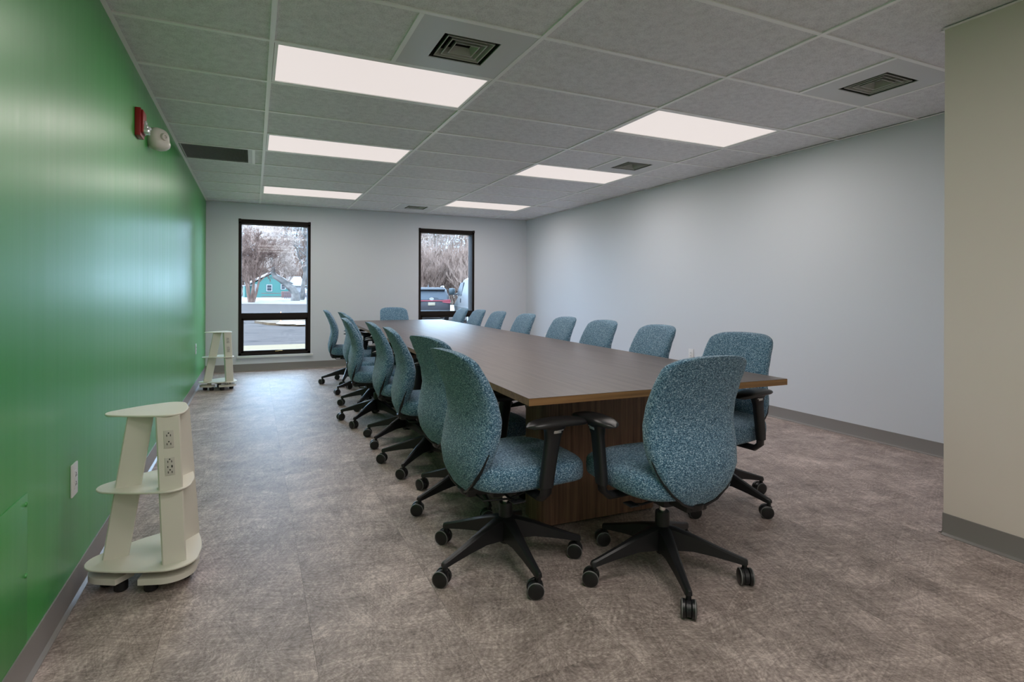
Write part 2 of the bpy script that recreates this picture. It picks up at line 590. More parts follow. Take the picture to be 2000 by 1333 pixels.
def light_fixture(x0, x1, y0, y1, label):
    t = thing('ceiling_light', label or 'ceiling panel light', 'ceiling light', ((x0 + x1) / 2, (y0 + y1) / 2, HC), group='lit ceiling panels')
    hx, hy = (x1 - x0) / 2 - TW / 2 - .002, (y1 - y0) / 2 - TW / 2 - .002
    f = MB()
    b = .017
    for a in ((-hx, hx, -hy, -hy + b), (-hx, hx, hy - b, hy), (-hx, -hx + b, -hy + b, hy - b), (hx - b, hx, -hy + b, hy - b)):
        f.box(*a, .001, .05, M['tee'])
    f.build('frame', t, smooth=False)
    MB().box(-hx + b, hx - b, -hy + b, hy - b, .006, .010, M['diffuser']).build('diffuser', t, smooth=False)
    ld = bpy.data.lights.new('fixture_lamp', 'AREA')
    ld.shape = 'RECTANGLE'
    ld.size, ld.size_y = 2 * (hx - b), 2 * (hy - b)
    ld.energy = LAMP_W
    ld.color = LAMP_COL
    lo = bpy.data.objects.new('lamp', ld)
    C.objects.link(lo)
    lo.parent = t
    lo.location = (0, 0, -.002)
def vent(x0, x1, y0, y1, label):
    t = thing('ceiling_vent', label, 'vent', ((x0 + x1) / 2, (y0 + y1) / 2, HC), group='square ceiling vents')
    h = (x1 - x0) / 2 - TW / 2 + .004
    hy = (y1 - y0) / 2 - TW / 2 + .004
    k = .150
    pl = MB()
    for a in ((-h, h, -hy, -k), (-h, h, k, hy), (-h, -k, -k, k), (k, h, -k, k)):
        pl.box(*a, .001, .006, M['ventplate'])
    pl.build('face_plate', t, smooth=False)
    bx = MB()
    for a in ((-k - .004, -k, -k - .004, k + .004), (k, k + .004, -k - .004, k + .004), (-k, k, -k - .004, -k), (-k, k, k, k + .004)):
        bx.box(*a, .006, .15, M['ventdark'])
    bx.box(-k, k, -k, k, .15, .155, M['ventdark'])
    bx.build('duct', t, smooth=False)
    for i, s in enumerate((.124, .094, .064)):
        lv = MB()
        def sq(a, z): return [Vector((-a, -a, z)), Vector((a, -a, z)), Vector((a, a, z)), Vector((-a, a, z))]
        lv.loft([sq(s + .003, .003), sq(s - .003, .003), sq(s - .017, .041), sq(s - .014, .042), sq(s + .003, .004)], M['louver'], False, False)
        if i == 2:
            lv.box(-.030, .030, -.030, .030, .040, .046, M['ventdark'])
        lv.build('louver', t, smooth=False)
def tile(x0, x1, y0, y1):
    flat_piece('ceiling_tile', x0, x1, y0, y1, HC + .006, HC + .020, M['tile'], ceil, gap=TW - .016, bev=.002)
for r in rows:
    y0 = Y0 + GY * r
    y1 = y0 + GY
    for k in range(5):
        a0, a1 = colx[k], colx[k + 1]
        for q in rects(a0, a1, y0 - .001, y0 + .015):
            if y0 > YB + .05 and y0 < YF - .02:
                tee_x(max(q[0], a0) + (TW / 2 if k else 0), q[1] - (TW / 2 if k < 4 else 0), y0)
        cells = rects(a0, a1, y0, y1)
        if (k, r) in lights or (k, r) in added_lights:
            light_fixture(a0, a1, y0, y1, lights.get((k, r)) or added_lights[(k, r)])
        elif (k, r) in vents:
            xm = a1 - GY
            tee_y(xm, y0 + TW / 2, y1 - TW / 2, 'cross_tee')
            tile(a0, xm, y0, y1)
            vent(xm, a1, y0, y1, vents[(k, r)])
        elif (k, r) == (0, 4):
            t = thing('return_grille', 'long slatted return air grille in the ceiling by the green wall', 'vent', (0, 0, HC))
            g0, g1 = XL + .026, -.052
            fr = MB()
            ya, yb = y0 + .016, y1 - .016
            fr.box(g0, g1, ya, ya + .012, .001, .008, M['ventplate']).box(g0, g1, yb - .012, yb, .001, .008, M['ventplate'])
            fr.box(g0, g0 + .010, ya, yb, .001, .008, M['ventplate']).box(g1, g1 + .046, ya, yb, .0008, .008, M['ventplate'])
            fr.build('frame', t, smooth=False)
            MB().box(g0, g1, ya, yb, .05, .055, M['ventdark']).build('duct', t, smooth=False)
            n = 44
            for i in range(n):
                x = g0 + .012 + (g1 - g0 - .014) * i / (n - 1)
                if i == 0:
                    sl = MB().box(-.0012, .0012, ya + .012, yb - .012, .001, .016, M['grille'], M4=Matrix.Rotation(.5, 4, 'Y')).build('slat', t, smooth=False)
                    sl.location.x = x
                else:
                    s2 = sl.copy(); C.objects.link(s2); s2.parent = t; s2.location.x = x
            tee_y(-.004, y0 + TW / 2, y1 - TW / 2, 'cross_tee')
            tile(.004, a1, y0, y1)
        else:
            if len(cells) == 2:                     # the tile cut round the wall corner
                (a_, b_, c_, d_), (e_, f_, g_, h_) = cells
                n_ = .004
                MB().prism([(a_ + n_, c_ + n_), (b_ - n_, c_ + n_), (b_ - n_, g_ + n_), (f_ - n_, g_ + n_), (f_ - n_, d_ - n_), (a_ + n_, d_ - n_)], HC + .006, HC + .02, M['tile']).build('ceiling_tile', ceil, smooth=False)
                cells = []
            for q in cells:
                tile(*q)
def angle_trim(n, p0, p1, nrm):
    n_ = Vector(nrm)
    prof = [(0, 0), (.022, 0), (.022, .0015), (.0015, .0015), (.0015, .024), (0, .024)]
    loops = [[Vector((*p, HC - .0015)) + n_ * a + Vector((0, 0, b)) for a, b in prof] for p in (p0, p1)]
    struct(MB().loft(loops, M['tee']).build('trim_%d' % n, smooth=False))
angle_trim(1, (XL, YB), (XL, YF), (1, 0, 0))
angle_trim(2, (XL, YF), (XR, YF), (0, -1, 0))
angle_trim(3, (XR, YF), (XR, YN), (-1, 0, 0))
angle_trim(4, (XN, YN), (XN, YB), (-1, 0, 0))
angle_trim(5, (XR, YN), (XN, YN), (0, 1, 0))

# ------------------------------------------------------------------ conference table
TROT = -math.radians(2.1)
tb = thing('conference_table', 'very long walnut conference table with a golden edge, ringed by teal chairs', 'table', (1.751, 4.975, 0), TROT)
TWD, TLN = 1.353, 6.147
MB().box(-TWD / 2, TWD / 2, -TLN / 2, TLN / 2, .7385, .7400, M['top'], .0006, seg=1).build('tabletop', tb)
MB().box(-TWD / 2, TWD / 2, -TLN / 2, TLN / 2, .711, .7385, M['edge']).build('edge_band', tb, smooth=False)['label'] = 'golden brown edge of the tabletop'
def racetrack(a, b, rc, n=6):
    out = []
    for cx, cy, s in ((a - rc, b - rc, 0), (-a + rc, b - rc, 1), (-a + rc, -b + rc, 2), (a - rc, -b + rc, 3)):
        for k in range(n + 1):
            t = PI / 2 * (s + k / n)
            out.append((cx + rc * math.cos(t), cy + rc * math.sin(t)))
    return out
for yy in (-2.48, 0., 2.48):
    p = MB().prism(racetrack(.345, .11, .055), .012, .711, M['ped']).build('pedestal', tb)
    p.location = (-.05, yy, 0)
    for sx in (-.28, .28):
        MB().lathe([(.018, 0), (.018, .012)], M['black'], 12).build('glide', p).location = (sx, -.05, 0)

# ------------------------------------------------------------------ office chairs
def interp(tab, z):
    for (a, b), (c, d) in zip(tab, tab[1:]):
        if z <= c:
            t = (z - a) / (c - a)
            t = t * t * (3 - 2 * t) * .35 + t * .65
            return b + (d - b) * t
    return tab[-1][1]
def chair_proto():
    root = thing('office_chair', 'x', 'office chair')
    fb, bk = M['fabric'], M['black']
    # backrest: closed lens-shaped sections stacked from the bottom point to the top edge
    HW = [(.338, .025), (.345, .052), (.365, .090), (.40, .132), (.45, .172), (.51, .202), (.58, .212), (.66, .211), (.76, .209), (.85, .202), (.875, .196), (.893, .186), (.905, .172), (.914, .152), (.919, .126)]
    XRr = [(.338, -.200), (.365, -.222), (.42, -.246), (.49, -.252), (.56, -.236), (.65, -.217), (.73, -.227), (.80, -.252), (.87, -.284), (.919, -.308)]
    TH = [(.338, .022), (.365, .034), (.42, .062), (.50, .096), (.58, .101), (.66, .090), (.74, .078), (.82, .068), (.88, .060), (.905, .056), (.914, .050), (.919, .036)]
    zs = [.338, .343, .351, .362, .378, .40, .425, .455, .49, .53, .57, .61, .65, .69, .73, .77, .81, .845, .873, .89, .902, .910, .915, .919]
    loops, band = [], []
    NS = 40
    for z in zs:
        hw, xr, th = interp(HW, z), interp(XRr, z), interp(TH, z)
        L = []
        for k in range(NS):
            t = 2 * PI * k / NS
            c, s = math.cos(t), math.sin(t)
            y = hw * math.copysign(abs(s) ** .62, s)
            xx = xr + th / 2 + th / 2 * math.copysign(abs(c) ** .55, c)
            curve = .020 * (y / .22) ** 2                      # the back wraps forward a little at its sides
            crown = -.016 * (y / .2) ** 2 if z > .88 else 0
            L.append(Vector((xx + curve, y, z + crown * max(0, (z - .88) / .04))))
        loops.append(L)
        if z < .54:
            band.append((hw, xr + th * .42 + .020 * (hw / .22) ** 2, z))
    MB().loft(loops, fb).build('backrest', root, angle=60)
    # black carrier showing as a curved strip between rear shell and front cushion
    ring = []
    for sgn in (1, -1):
        seq = band if sgn < 0 else list(reversed(band))
        ring += [(x_ - .002, sgn * (h_ - .0022), z_ + .001) for h_, x_, z_ in seq]
    n = len(ring)
    rad = [.0015 + .015 * math.sin(PI * k / (n - 1)) for k in range(n)]
    lps = []
    for k, p in enumerate(ring):
        p = Vector(p)
        out = Vector((0, p.y, (p.z - .60) * 1.0)).normalized()
        q = rad[k]
        lps.append([p + Vector((q, 0, 0)) - out * .004, p + Vector((q, 0, 0)) + out * .004, p - Vector((q, 0, 0)) + out * .004, p - Vector((q, 0, 0)) - out * .004])
    MB().loft(lps, bk).build('back_carrier', root, angle=40)
    # seat: rounded cushion
    L2 = []
    nr, ns = 14, 44
    for i in range(nr + 1):
        ph = -PI / 2 + PI * i / nr
        cz, sz = math.cos(ph), math.sin(ph)
        rr = abs(cz) ** .27
        zz = math.copysign(abs(sz) ** .5, sz)
        ring_ = []
        for k in range(ns):
            t = 2 * PI * k / ns
            c, s = math.cos(t), math.sin(t)
            x = .040 + .260 * rr * math.copysign(abs(c) ** .52, c)
            y = (.245 - .018 * max(0, -c)) * rr * math.copysign(abs(s) ** .52, s)
            z = .415 + .052 * zz
            z -= .9 * max(0, x - .13) ** 2
            if zz > 0:
                z += .014 * (1 - (y / .245) ** 2) - .010 * math.exp(-((x - .0) / .12) ** 2) * (1 - (y / .245) ** 2)
            ring_.append(Vector((x, y, z)))
        L2.append(ring_)
    MB().loft(L2, fb).build('seat', root, angle=70)
    # mechanism
    me = MB().box(-.10, .10, -.075, .075, .305, .372, bk, .012)
    me.box(-.20, .10, -.05, .05, .318, .352, bk, .008)
    me.tube([(-.12, .0, .335), (-.17, .0, .326), (-.200, 0, .334), (-.212, 0, .352)], [.030, .034, .032, .020], bk, 10, flat=.45)
    mech = me.build('mechanism', root)
    for sg in (1, -1):
        MB().tube([(-.06, sg * .07, .330), (-.06, sg * .15, .322), (-.055, sg * .20, .330)], [.005] * 3, bk, 8).box(-.085, -.03, sg * .20 - .02, sg * .20 + .02, .326, .332, bk, .003).build('lever', mech)
    MB().tube([(-.17, -.03, .330), (-.15, -.09, .312), (-.05, -.12, .312), (.05, -.10, .322)], .0045, bk, 6).build('cable', mech)
    # arms
    for sg in (1, -1):
        a = MB()
        a.tube([(.02, sg * .10, .350), (.02, sg * .20, .347), (.022, sg * .250, .346), (.022, sg * .279, .372), (.024, sg * .282, .41)], [.026, .026, .027, .027, .026], bk, 12, flat=.55)
        lp = []
        for z, xc, dx, dy in ((.395, .022, .027, .017), (.42, .024, .029, .018), (.52, .040, .031, .018), (.58, .050, .033, .018), (.612, .056, .040, .022), (.628, .058, .050, .028)):
            lp.append([Vector((xc + dx * math.copysign(abs(math.cos(t)) ** .5, math.cos(t)), sg * .283 + dy * math.copysign(abs(math.sin(t)) ** .6, math.sin(t)), z)) for t in [2 * PI * k / 20 for k in range(20)]])
        a.loft(lp, bk)
        arm = a.build('armrest', root, angle=45)
        P = MB()
        lp = []
        for i in range(13):
            q = -1 + 2 * i / 12
            x = .080 + .145 * q
            e = (1 - abs(q) ** 3.2) ** .5 if abs(q) < 1 else .0
            e = max(e, .12)
            hw, hh = .050 * e, .0165 * e
            zc = .6425 - .010 * q * q - .003 * q
            lp.append([Vector((x, sg * .279 + hw * math.copysign(abs(math.cos(t)) ** .7, math.cos(t)), zc + hh * math.copysign(abs(math.sin(t)) ** .8, math.sin(t)))) for t in [2 * PI * k / 18 for k in range(18)]])
        P.loft(lp, M['pad']).build('arm_pad', arm, angle=60)
        MB().box(.042, .078, sg * .300 - .006, sg * .300 + .006, .603, .622, M['silver'], .004).box(.070, .088, sg * .300 - .006, sg * .300 + .006, .612, .622, M['silver'], .004).build('latch', arm)
    # column and base
    MB().lathe([(.018, .078), (.024, .082), (.024, .10), (.029, .125), (.029, .245), (.027, .252)], bk, 24).build('gas_column', root)
    MB().lathe([(.0135, .250), (.0135, .312)], M['chrome'], 20).build('piston', root)
    for k in range(5):
        a = 2 * PI * k / 5
        R4 = Matrix.Rotation(a, 4, 'Z')
        lp = []
        for x, hw, zt, zb in ((.018, .030, .196, .100), (.05, .027, .190, .105), (.12, .022, .168, .108), (.20, .017, .138, .096), (.27, .014, .113, .083), (.305, .013, .101, .076), (.322, .012, .096, .074), (.327, .009, .092, .078)):
            b = .006
            lp.append([R4 @ Vector(p) for p in ((x, -hw, zb), (x, hw, zb), (x, hw * .9, zt - b), (x, hw * .45, zt), (x, -hw * .45, zt), (x, -hw * .9, zt - b))])
        leg = MB().loft(lp, bk).build('base_leg', root, angle=30)
        cs = MB()
        cs.lathe([(.010, .055), (.010, .078)], bk, 12)
        cs.box(-.016, .014, -.009, .009, .028, .060, bk, .004)
        cs.lathe([(.026, -.010), (.0285, -.008), (.0285, .008), (.026, .010)], bk, 20, M4=Matrix.Translation((-.012, 0, .0325)) @ Matrix.Rotation(PI / 2, 4, 'X'))
        for sg in (1, -1):
            W4 = Matrix.Translation((-.012, sg * .0195, .0325)) @ Matrix.Rotation(-sg * PI / 2, 4, 'X')
            cs.lathe([(.0315, .0005), (.0325, .0015), (.0325, .0045), (.0305, .0058)], M['rim'], 24, W4, cap=False)
            cs.lathe([(.012, -.009), (.030, -.009), (.0322, -.007), (.0322, .0012)], M['tyre'], 24, W4)
            cs.lathe([(.0306, .0056), (.029, .0068), (.020, .0085), (.004, .009)], M['tyre'], 24, W4)
        co = cs.build('caster', leg, angle=40)
        co.location = R4 @ Vector((.315, 0, 0))
        co.rotation_euler = (0, 0, a + (.9, -.7, 1.9, .4, -1.6)[k])
    return root
proto = chair_proto()
used = [False]
CR = random.Random(12)
GRP = 'teal tweed office chairs around the table'
def chair(x, y, ang, base, label, spin=None):
    """ang: facing direction in degrees from +X, base: swivel of the five-star base"""
    if not used[0]:
        r_ = proto; used[0] = True
    else:
        r_ = dup(proto)
    r_.location = (x, y, 0)
    r_.rotation_euler = (0, 0, math.radians(ang))
    r_['label'] = label
    r_['group'] = GRP
    d = math.radians(base - ang)
    R4 = Matrix.Rotation(d, 4, 'Z')
    k = 0
    for ch in r_.children:
        if ch.name.startswith('base_leg'):
            ch.rotation_euler = (0, 0, d)
            ch.children[0].rotation_euler = (0, 0, math.radians((spin[k] if spin else CR.uniform(-62, 18)) - base))
            k += 1
    return r_
chair(.982, 2.190, 5, 197.3, 'teal tweed office chair at the near corner of the table on its green-wall side', (-40, -22, -35, -10, -48))
chair(1.530, 1.835, 90, 247, 'blue tweed office chair seen from behind at the near end of the table', (50, 62, 5, -20, -38))
chair(2.335, 2.36, 191, 281, 'blue tweed office chair at the near corner of the table on its white-wall side', (-35, -10, 20, -30, -20))
LT = [(1.08, 2.91, 11, 197), (1.07, 3.62, -6, 151), (1.08, 4.31, -3, 141), (1.00, 5.04, -6, 152), (1.11, 5.74, -4, 160), (1.17, 6.52, 0, 187), (1.09, 7.28, -8, 178)]
LN = ['second', 'third', 'fourth', 'fifth', 'sixth', 'seventh', 'eighth and last']
for (x, y, a, b), n in zip(LT, LN):
    chair(x, y, a, b, 'teal tweed office chair, %s from the near end along the green-wall side' % n)
RT = [(2.38, 3.22, 178, 20), (2.40, 3.93, 181, 60), (2.42, 4.60, 179, 10), (2.42, 5.42, 180, 40), (2.43, 6.20, 180, 25), (2.44, 6.87, 180, 70), (2.45, 7.54, 180, 15)]
for (x, y, a, b), n in zip(RT, LN):
    chair(x, y, a, b, 'blue tweed office chair, %s from the near end along the white-wall side' % n)
chair(1.88, 8.02, 270, 45, 'blue tweed office chair alone at the far end of the table, below the windows')

# ------------------------------------------------------------------ power stands
def tri_outline(r, rc, angs=(186, 306, 62), n=72):
    cs = [(math.cos(math.radians(a)) * (r - rc), math.sin(math.radians(a)) * (r - rc)) for a in angs]
    pts = []
    for k in range(n):
        t = 2 * PI * k / n
        d = (math.cos(t), math.sin(t))
        # ray from the centre to the hull of the three corner circles, by bisection on the support test
        lo, hi = 0., r * 1.2
        for _ in range(28):
            mid = (lo + hi) / 2
            p = (d[0] * mid, d[1] * mid)
            inside = all(p[0] * math.cos(q) + p[1] * math.sin(q) <= max(c[0] * math.cos(q) + c[1] * math.sin(q) for c in cs) + rc for q in [2 * PI * i / 60 for i in range(60)])
            if inside: lo = mid
            else: hi = mid
        rad = lo * .80 + r * .86 * .20
        pts.append((d[0] * rad, d[1] * rad))
    return pts
def receptacle(name, parent, M4, usb, m_plate, hw=.0165, hh=.034):
    f = MB().box(-hw, hw, -.0015, .0015, -hh, hh, m_plate, .001, M4=M4)
    ob = f.build(name, parent)
    s = MB()
    for dz in (.0165, -.0165):
        dz2 = dz + (.004 if usb and dz > 0 else (-.004 if usb else 0))
        s.box(-.0075, -.0050, -.0022, -.0012, dz2 - .006, dz2 + .002, M['slot'], M4=M4)
        s.box(.0050, .0075, -.0022, -.0012, dz2 - .006, dz2 + .002, M['slot'], M4=M4)
        s.lathe([(.0026, .0012), (.0026, .0022)], M['slot'], 10, M4=M4 @ Matrix.Translation((0, 0, dz2 + .007)) @ Matrix.Rotation(PI / 2, 4, 'X'))
    if usb:
        s.box(-.0085, -.0055, -.0022, -.0012, -.005, .002, M['slot'], M4=M4)
        s.box(.0045, .0090, -.0022, -.0012, -.005, .004, M['slot'], M4=M4)
    s.build('socket_slots', ob, smooth=False)
    return ob
def power_stand(label, loc, rz):
    t = thing('power_stand', label, 'side table', loc, rz, 'cream power stands along the green wall')
    st = M['stand']
    for nm, r, rc, z0, z1 in (('top_shelf', .165, .055, .664, .671), ('middle_shelf', .193, .07, .376, .383), ('bottom_shelf', .230, .085, .090, .097)):
        MB().prism(tri_outline(r, rc), z0, z1, st, .002).build(nm, t, angle=30)
    def slab(p0, p1, wdir, wid, dep, z0=.097, z1=.664, bev=.004):
        wv = Vector((*wdir, 0)).normalized()
        nv = Vector((-wv.y, wv.x, 0))
        lp = []
        for p, z in ((p0, z0), (p1, z1)):
            c = Vector((*p, z))
            L = []
            for sx, sy in ((-1, -1), (1, -1), (1, 1), (-1, 1)):
                for q in ((0, 1), (1, 0)) if (sx * sy > 0) else ((1, 0), (0, 1)):
                    L.append(c + wv * sx * (wid / 2 - bev * q[0]) + nv * sy * (dep / 2 - bev * q[1]))
            lp.append(L)
        return MB().loft(lp, st)
    slab((-.125, 0.0), (-.033, -.068), (1, .12), .088, .014).build('leg', t, angle=30)
    slab((.125, .098), (.094, -.00), (.55, .83), .095, .014).build('leg', t, angle=30)
    p0, p1 = Vector((.087, -.122, .097)), Vector((.062, -.108, .664))
    col = slab(p0.xy, p1.xy, (1, .12), .082, .05, bev=.005).build('power_column', t, angle=30)
    wv = Vector((1, .12, 0)).normalized()
    up = (p1 - p0).normalized()
    nb = wv.cross(up).normalized()
    nb = -nb if nb.y > 0 else nb
    for zz, usb in ((.575, False), (.47, True)):
        c = p0.lerp(p1, (zz - .097) / .567) + nb * (.025 + .001)
        B = Matrix((wv, -nb, up)).transposed().to_4x4()
        B.translation = c
        receptacle('receptacle', col, B, usb, M['outlet'])
    out = tri_outline(.222, .085)
    cut = [(p, math.degrees(math.atan2(p[1], p[0])) % 360) for p in out]
    for a0, a1 in ((175, 232), (258, 352), (40, 100)):
        seg = [p for p, a in cut if a0 <= a <= a1]
        poly = [(x * .98, y * .98) for x, y in seg] + [(x * .50, y * .50) for x, y in reversed(seg)]
        f = MB().prism(poly, .040, .062, st, .0)
        mid = seg[len(seg) // 2]
        f.lathe([(.02, .062), (.02, .090)], st, 12, M4=Matrix.Translation((mid[0] * .62, mid[1] * .62, 0)))
        ft = f.build('foot_plate', t, angle=40)
        for p in (seg[len(seg) // 6], seg[-len(seg) // 6 - 1]):
            MB().lathe([(.020, 0), (.024, .005), (.024, .034), (.016, .040)], M['black'], 14, M4=Matrix.Translation((p[0] * .70, p[1] * .70, 0))).build('glide', ft)
    return t
ps = power_stand('cream three-tier power stand with sockets standing alone near the viewer by the green wall', (-.366, 2.662, 0), 0)
p2 = dup(ps)
p2.location = (-.362, 7.44, 0)
p2.rotation_euler = (0, 0, math.radians(10))
p2['label'] = 'cream three-tier power stand beside the window in the corner with the green wall'
tag(MB().box(-.03, .03, -.012, .012, 0, .018, M['stand'], .004).tube([(.03, 0, .009), (.06, .004, .006), (.10, .03, .004)], .004, M['stand'], 8).build('cord_plug', loc=(-.325, 2.93, 0)), 'small cream cord plug lying on the floor behind the power stand', 'plug')

# ------------------------------------------------------------------ wall fittings
def wall_outlet(label, loc, rz):
    t = thing('wall_outlet', label, 'outlet', loc, rz, 'wall outlets')
    MB().box(-.037, .037, -.0065, 0, -.060, .060, M['plate'], .003).build('cover_plate', t)
    receptacle('receptacle', t, Matrix.Translation((0, -.0075, 0)), False, M['plate'])
    MB().lathe([(.003, 0), (.0028, .001)], M['silver'], 10, M4=Matrix.Translation((0, -.0065, 0)) @ Matrix.Rotation(PI / 2, 4, 'X')).build('screw', t)
    return t
# local -y faces into the room
wall_outlet('white outlet plate on the green wall beside the nearer power stand', (XL, 2.585, .445), PI / 2)
wall_outlet('white outlet plate on the green wall next to the corner power stand', (XL, 7.43, .478), PI / 2)
wall_outlet('white outlet plate low on the white wall, seen over the table beside the near corner chair', (XR, 4.78, .470), -PI / 2)
wall_outlet('white outlet plate low on the white wall beyond the middle chairs', (XR, 8.15, .41), -PI / 2)

al = thing('fire_alarm_strobe', 'red fire alarm with clear strobe lens high on the green wall', 'fire alarm', (XL, 3.80, 2.115))
MB().box(0, .030, -.060, .060, -.088, .070, M['red'], .006).box(.028, .042, -.052, .052, -.070, .062, M['red'], .010).build('housing', al)
ln = MB()
for k in range(3):
    ln.box(.036, .066 - .006 * k, -.044 + .006 * k, .026 - .005 * k, -.066 + .018 * k, -.036 + .020 * k, M['clear'], .007)
ln.lathe([(.014, 0), (.012, .012), (.004, .018)], M['clear'], 10, M4=Matrix.Translation((.056, -.008, -.035)) @ Matrix.Rotation(PI / 2, 4, 'Y'))
ln.build('strobe_lens', al)
sn = thing('motion_sensor', 'ivory rounded motion sensor on the green wall under the red alarm', 'sensor', (XL + .036, 4.22, 2.115), -math.radians(38))
lp = []
for x, s in ((0, .90), (.008, 1.0), (.028, 1.0), (.045, .90), (.056, .70), (.060, .40)):
    L = []
    for k in range(32):
        t = 2 * PI * k / 32
        c, q = math.cos(t), math.sin(t)
        y = .072 * math.copysign(abs(c) ** .75, c)
        z = .078 * math.copysign(abs(q) ** .8, q) if q > 0 else .066 * math.copysign(abs(q) ** .65, q)
        L.append(Vector((x + (.012 if q < 0 else 0) * (x / .06), y * s, z * s)))
    lp.append(L)
MB().loft(lp, M['sensor']).build('housing', sn, angle=50)
MB().box(-.032, .004, -.050, .050, -.050, .050, M['sensor'], .006).build('bracket', sn)
MB().lathe([(.024, 0), (.024, .014), (.020, .020), (.012, .020), (.011, .014), (.004, .013)], M['outlet'], 24, M4=Matrix.Translation((.054, .000, .018)) @ Matrix.Rotation(PI / 2, 4, 'Y')).build('lens', sn)
ap = thing('cover_plate', 'flat green-painted cover plate low on the green wall', 'wall plate', (XL, 1.87, .33))
MB().box(0, .003, -.24, .24, -.22, .22, M['green'], .001).build('panel', ap)
for zz in (.19, -.02):
    MB().lathe([(.007, 0), (.006, .004), (.002, .005)], M['green'], 12, M4=Matrix.Translation((.003, .225, zz)) @ Matrix.Rotation(PI / 2, 4, 'Y')).build('screw', ap)

# ------------------------------------------------------------------ outdoors
GZ = -.30
def at(u, d, z=0.):
    """a place outdoors: bearing given as a view column, d metres along the view axis"""
    p = FWD * d + RGT * ((u - 1000) / 1094.7 * d)
    return Vector((p.x, p.y, z))
def heading(u):
    return YAW + math.atan((u - 1000) / 1094.7)
gnd = MB()
gnd.box(-90, 110, YF + .2, 260, GZ - .4, GZ, M['asphalt'])
struct(gnd.build('ground', smooth=False))
struct(MB().box(-6, 12, YF + .2, YF + 6.8, GZ, GZ + .07, M['concrete'], .02).build('sidewalk'))
def quad_strip(name, d0, z0, d1, z1, u0, u1, m_, wob=0., n=40):
    b = MB()
    a0, a1, low = [], [], []
    for k in range(n + 1):
        u = u0 + (u1 - u0) * k / n
        a0.append(at(u, d0 + wob * math.sin(k * 1.7) + wob * .6 * math.sin(k * .61), z0))
        a1.append(at(u, d1, z1))
    bt0 = [Vector((p.x, p.y, GZ - .1)) for p in a0]
    bt1 = [Vector((p.x, p.y, GZ - .1)) for p in a1]
    b.loft([bt0, a0, a1, bt1], m_, False, False, closed=False)
    return b.build(name, smooth=True)
struct(tag(quad_strip('snow_field', 64, GZ + .02, 200, .35, -900, 1900, M['snow'], 1.6), 'snowy lawn around the teal house'))
struct(tag(quad_strip('snow_bank', 40, GZ + .02, 47, GZ + .35, 720, 1500, M['cleansnow'], .5), 'low snow bank at the edge of the parking lot'))
struct(tag(quad_strip('brush_ground', 47, GZ + .2, 120, .8, 720, 1500, M['drygrass'], .5), 'leaf-covered ground under the woods'))
# a kerbed island with dry grass and melting snow
isl = tag(MB().prism([(p.x, p.y) for p in (at(497, 25.6), at(525, 23.9), at(600, 23.2), at(720, 22.8), at(720, 31), at(590, 29.8), at(530, 28.))], GZ, GZ + .10, M['drygrass']).build('grass_island'), 'island of dry grass and old snow in the asphalt lot', 'ground patch')
sp = MB()
for u, d, rx in ((560, 23.75, .42), (577, 23.6, .5), (598, 23.4, .5), (590, 28.2, .55)):
    c = at(u, d)
    pts = [(c.x + rx * (1 + .18 * math.sin(3 * t + u)) * math.cos(t), c.y + .55 * rx * (1 + .2 * math.sin(4 * t + d)) * math.sin(t)) for t in [2 * PI * k / 24 for k in range(24)]]
    lo = [Vector((*p, GZ + .08)) for p in pts]
    hi = [Vector((c.x + (p[0] - c.x) * .55, c.y + (p[1] - c.y) * .55, GZ + .19)) for p in pts]
    sp.loft([lo, hi], M['cleansnow'])
sp.build('snow_patch', isl)
stk = MB().tube([at(548.5, 26, GZ + .101), at(548.5, 26, GZ + .50)], .022, mat('marker_orange', (.75, .25, .10), .5), 8).build('marker_stake')
tag(stk, 'thin orange marker stake on the dry grass island', 'stake')

